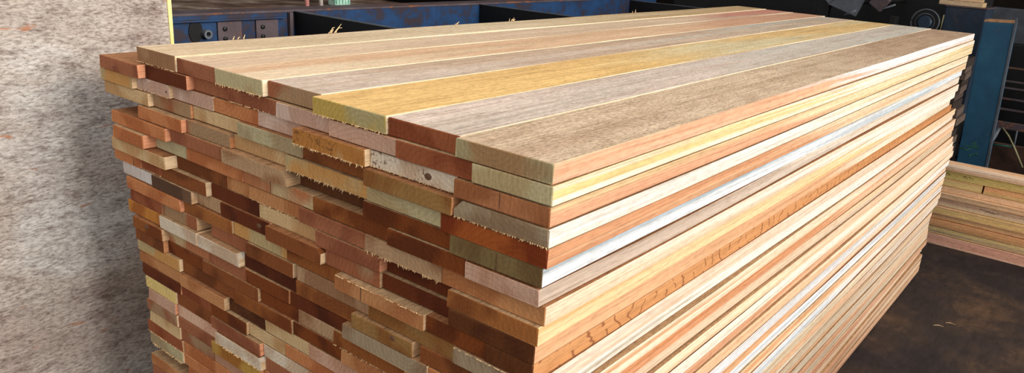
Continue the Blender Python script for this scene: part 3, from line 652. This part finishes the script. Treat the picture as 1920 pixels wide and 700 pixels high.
for yb_, zb_ in ((1.02, -.01), (.80, .02)):
    bm = bmesh.new(); add_tube(bm, [(4.74, yb_, Z(zb_)), (5.349, yb_, Z(zb_))], .018, 10); part('support_arm', bm, M_DARK, mech, True)
# offcuts lying on the housing
for q_, (y0_, ln, rz, zz, mlab) in enumerate(((.245, .25, 1.5, .031, 'pale rough offcut lying on the blue housing, end towards the post'), (.26, .24, 1.62, .061, 'thin offcut on the blue housing, upper of the two'))):
    bm = board_mesh(ln, .10, .028, 70+q_)
    o = link('wood_offcut', bm, [end_mat('pt'), M_PLANKW, M_PLANKW], None, (4.97+.03*q_, y0_, Z(zz))); o.rotation_euler = (0, 0, rz)
    tag(o, mlab, 'offcut', 'wood offcuts in the background')

# scraps piled between the stack and the post
rn = random.Random(21)
pz = 0
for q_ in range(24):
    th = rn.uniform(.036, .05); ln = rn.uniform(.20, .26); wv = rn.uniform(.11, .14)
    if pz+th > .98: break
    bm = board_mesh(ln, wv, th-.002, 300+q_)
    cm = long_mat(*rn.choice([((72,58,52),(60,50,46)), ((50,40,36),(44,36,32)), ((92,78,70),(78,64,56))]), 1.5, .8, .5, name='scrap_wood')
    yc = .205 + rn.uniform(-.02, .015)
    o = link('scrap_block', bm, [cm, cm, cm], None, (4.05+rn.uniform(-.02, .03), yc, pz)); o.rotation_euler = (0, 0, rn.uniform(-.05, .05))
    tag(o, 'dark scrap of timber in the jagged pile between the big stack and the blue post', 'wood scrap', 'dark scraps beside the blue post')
    pz += th

# ------------------------------------------------------------------ rack and frame right of the post
rack = empty('steel_rack', (5.6, -.1, 0)); tag(rack, 'dark steel rack with pale rough top bar right of the blue post', 'rack')
bm = bmesh.new(); add_box(bm, (5.9, -1.6, 0), (6.0, .3, Z(-.24)), .01); part('back_panel', bm, M_DARK, rack)
for zz, m_ in ((-.372, M_SCRAP), (-.463, M_RUST), (-.509, M_RUST), (-.583, M_RUST), (-.656, M_RUST)):
    bm = bmesh.new(); th = .014 if m_ is M_PLANKW else .005
    add_box(bm, (5.5, -1.5, Z(zz-th)), (5.54, .12, Z(zz+th)), .002); part('shelf_bar', bm, m_, rack)
for yy in (-1.5, .12):
    bm = bmesh.new(); add_box(bm, (5.49, yy, 0), (5.55, yy+.06, Z(-.38)), .003); part('rack_post', bm, M_DARK, rack)
bm = bmesh.new(); add_box(bm, (6.5, -2.5, 0), (6.6, .4, Z(-.02)), .01); tag(link('partition', bm, M_STEEL), 'grey partition panel high behind the blue post', 'panel')

fr_ = empty('trestle', (4.95, -.12, 0)); tag(fr_, 'low steel trestle with green bar and pale brace right of the post', 'trestle')
bm = bmesh.new(); add_box(bm, (5.0, -.9, Z(-.705)), (5.04, .05, Z(-.662)), .003); part('top_beam', bm, M_RUST, fr_)
bm = bmesh.new(); add_tube(bm, [(4.985, -.016, Z(-.695)), (4.985, -.06, Z(-.74)), (4.985, -.105, Z(-.804)), (4.985, -.178, Z(-.925))], .006, 8); part('pale_brace', bm, M_WIRE, fr_, True)
bm = bmesh.new(); add_tube(bm, [(4.99, -.098, Z(-.70)), (4.99, -.103, Z(-.80))], .005, 8); part('strut', bm, M_STEEL, fr_, True)
bm = bmesh.new(); add_tube(bm, [(4.99, .03, Z(-.815)), (4.99, -.10, Z(-.806))], .006, 8); part('green_bar', bm, M_GREEN, fr_, True)
bm = bmesh.new(); add_tube(bm, [(4.98, .005, Z(-.70)), (4.97, .012, Z(-.745)), (4.95, .03, Z(-.80)), (4.93, .035, Z(-.86))], .016, 10); part('grey_hose', bm, M_STEEL, fr_, True)
for yy in (.05, -.86):
    bm = bmesh.new(); add_box(bm, (5.005, yy-.035, 0), (5.035, yy, Z(-.705)), .003); part('leg', bm, M_DARK, fr_)
bm = bmesh.new(); add_box(bm, (5.15, -.9, 0), (5.2, .05, Z(-.83)), .006); part('kick_panel', bm, M_BROWNPANEL, fr_)
bm = bmesh.new(); add_box(bm, (4.15, -1.2, 0), (4.4, -.11, .255), .01); tag(link('steel_beam', bm, M_BLUEDK), 'dark blue steel beam low behind the right lumber stack', 'beam')

# slivers of wood on the dark floor and on the stack
rn = random.Random(4)
spots = [(2.66, -.243), (2.60, -.21)]
for q_, (x_, y_) in enumerate(spots):
    bm = bmesh.new(); a_ = rn.uniform(1.6, 2.2); l_ = rn.uniform(.03, .07)
    add_tube(bm, [(0, 0, .003), (l_*.5*math.cos(a_), l_*.5*math.sin(a_), .005), (l_*math.cos(a_+.2), l_*math.sin(a_+.05), .003)], [.0008, .0012, .0006], 6)
    tag(link('wood_sliver', bm, FIB, None, (x_, y_, 0)), 'tiny pale wood sliver lying on the dark floor right of the stack', 'sliver', 'slivers on the floor')
lb = ['curly pale splinter on the left edge of the stack top, near the yellow-edged wall', 'forked pale splinter on the left edge of the stack top',
      'small tuft of splinters on the left top edge, middle of the stack', 'short upright splinter on the left top edge, before the dark rail', 'tiny splinter on the left top edge near the far end']
for q_, (x_, n_, sc) in enumerate(((.25, 3, 1), (.52, 5, 1.8), (1.28, 6, .9), (1.02, 3, .8), (2.1, 3, .8))):
    bm = bmesh.new(); zt_ = H-P+.0285+.0062
    for j_ in range(n_):
        a_ = rn.uniform(-1.2, 1.2); l_ = rn.uniform(.008, .022)*sc; x0 = rn.uniform(-.02, .02)*sc
        add_tube(bm, [(x0, 0, 0), (x0+l_*.5*math.cos(a_), .002, l_*.35), (x0+l_*math.cos(a_), .004, l_*rn.uniform(.2, .8))], [.0011, .001, .0005], 5)
    tag(link('splinter', bm, FIB, None, (x_, 1.105, zt_)), lb[q_], 'splinter', 'splinters on the stack top')
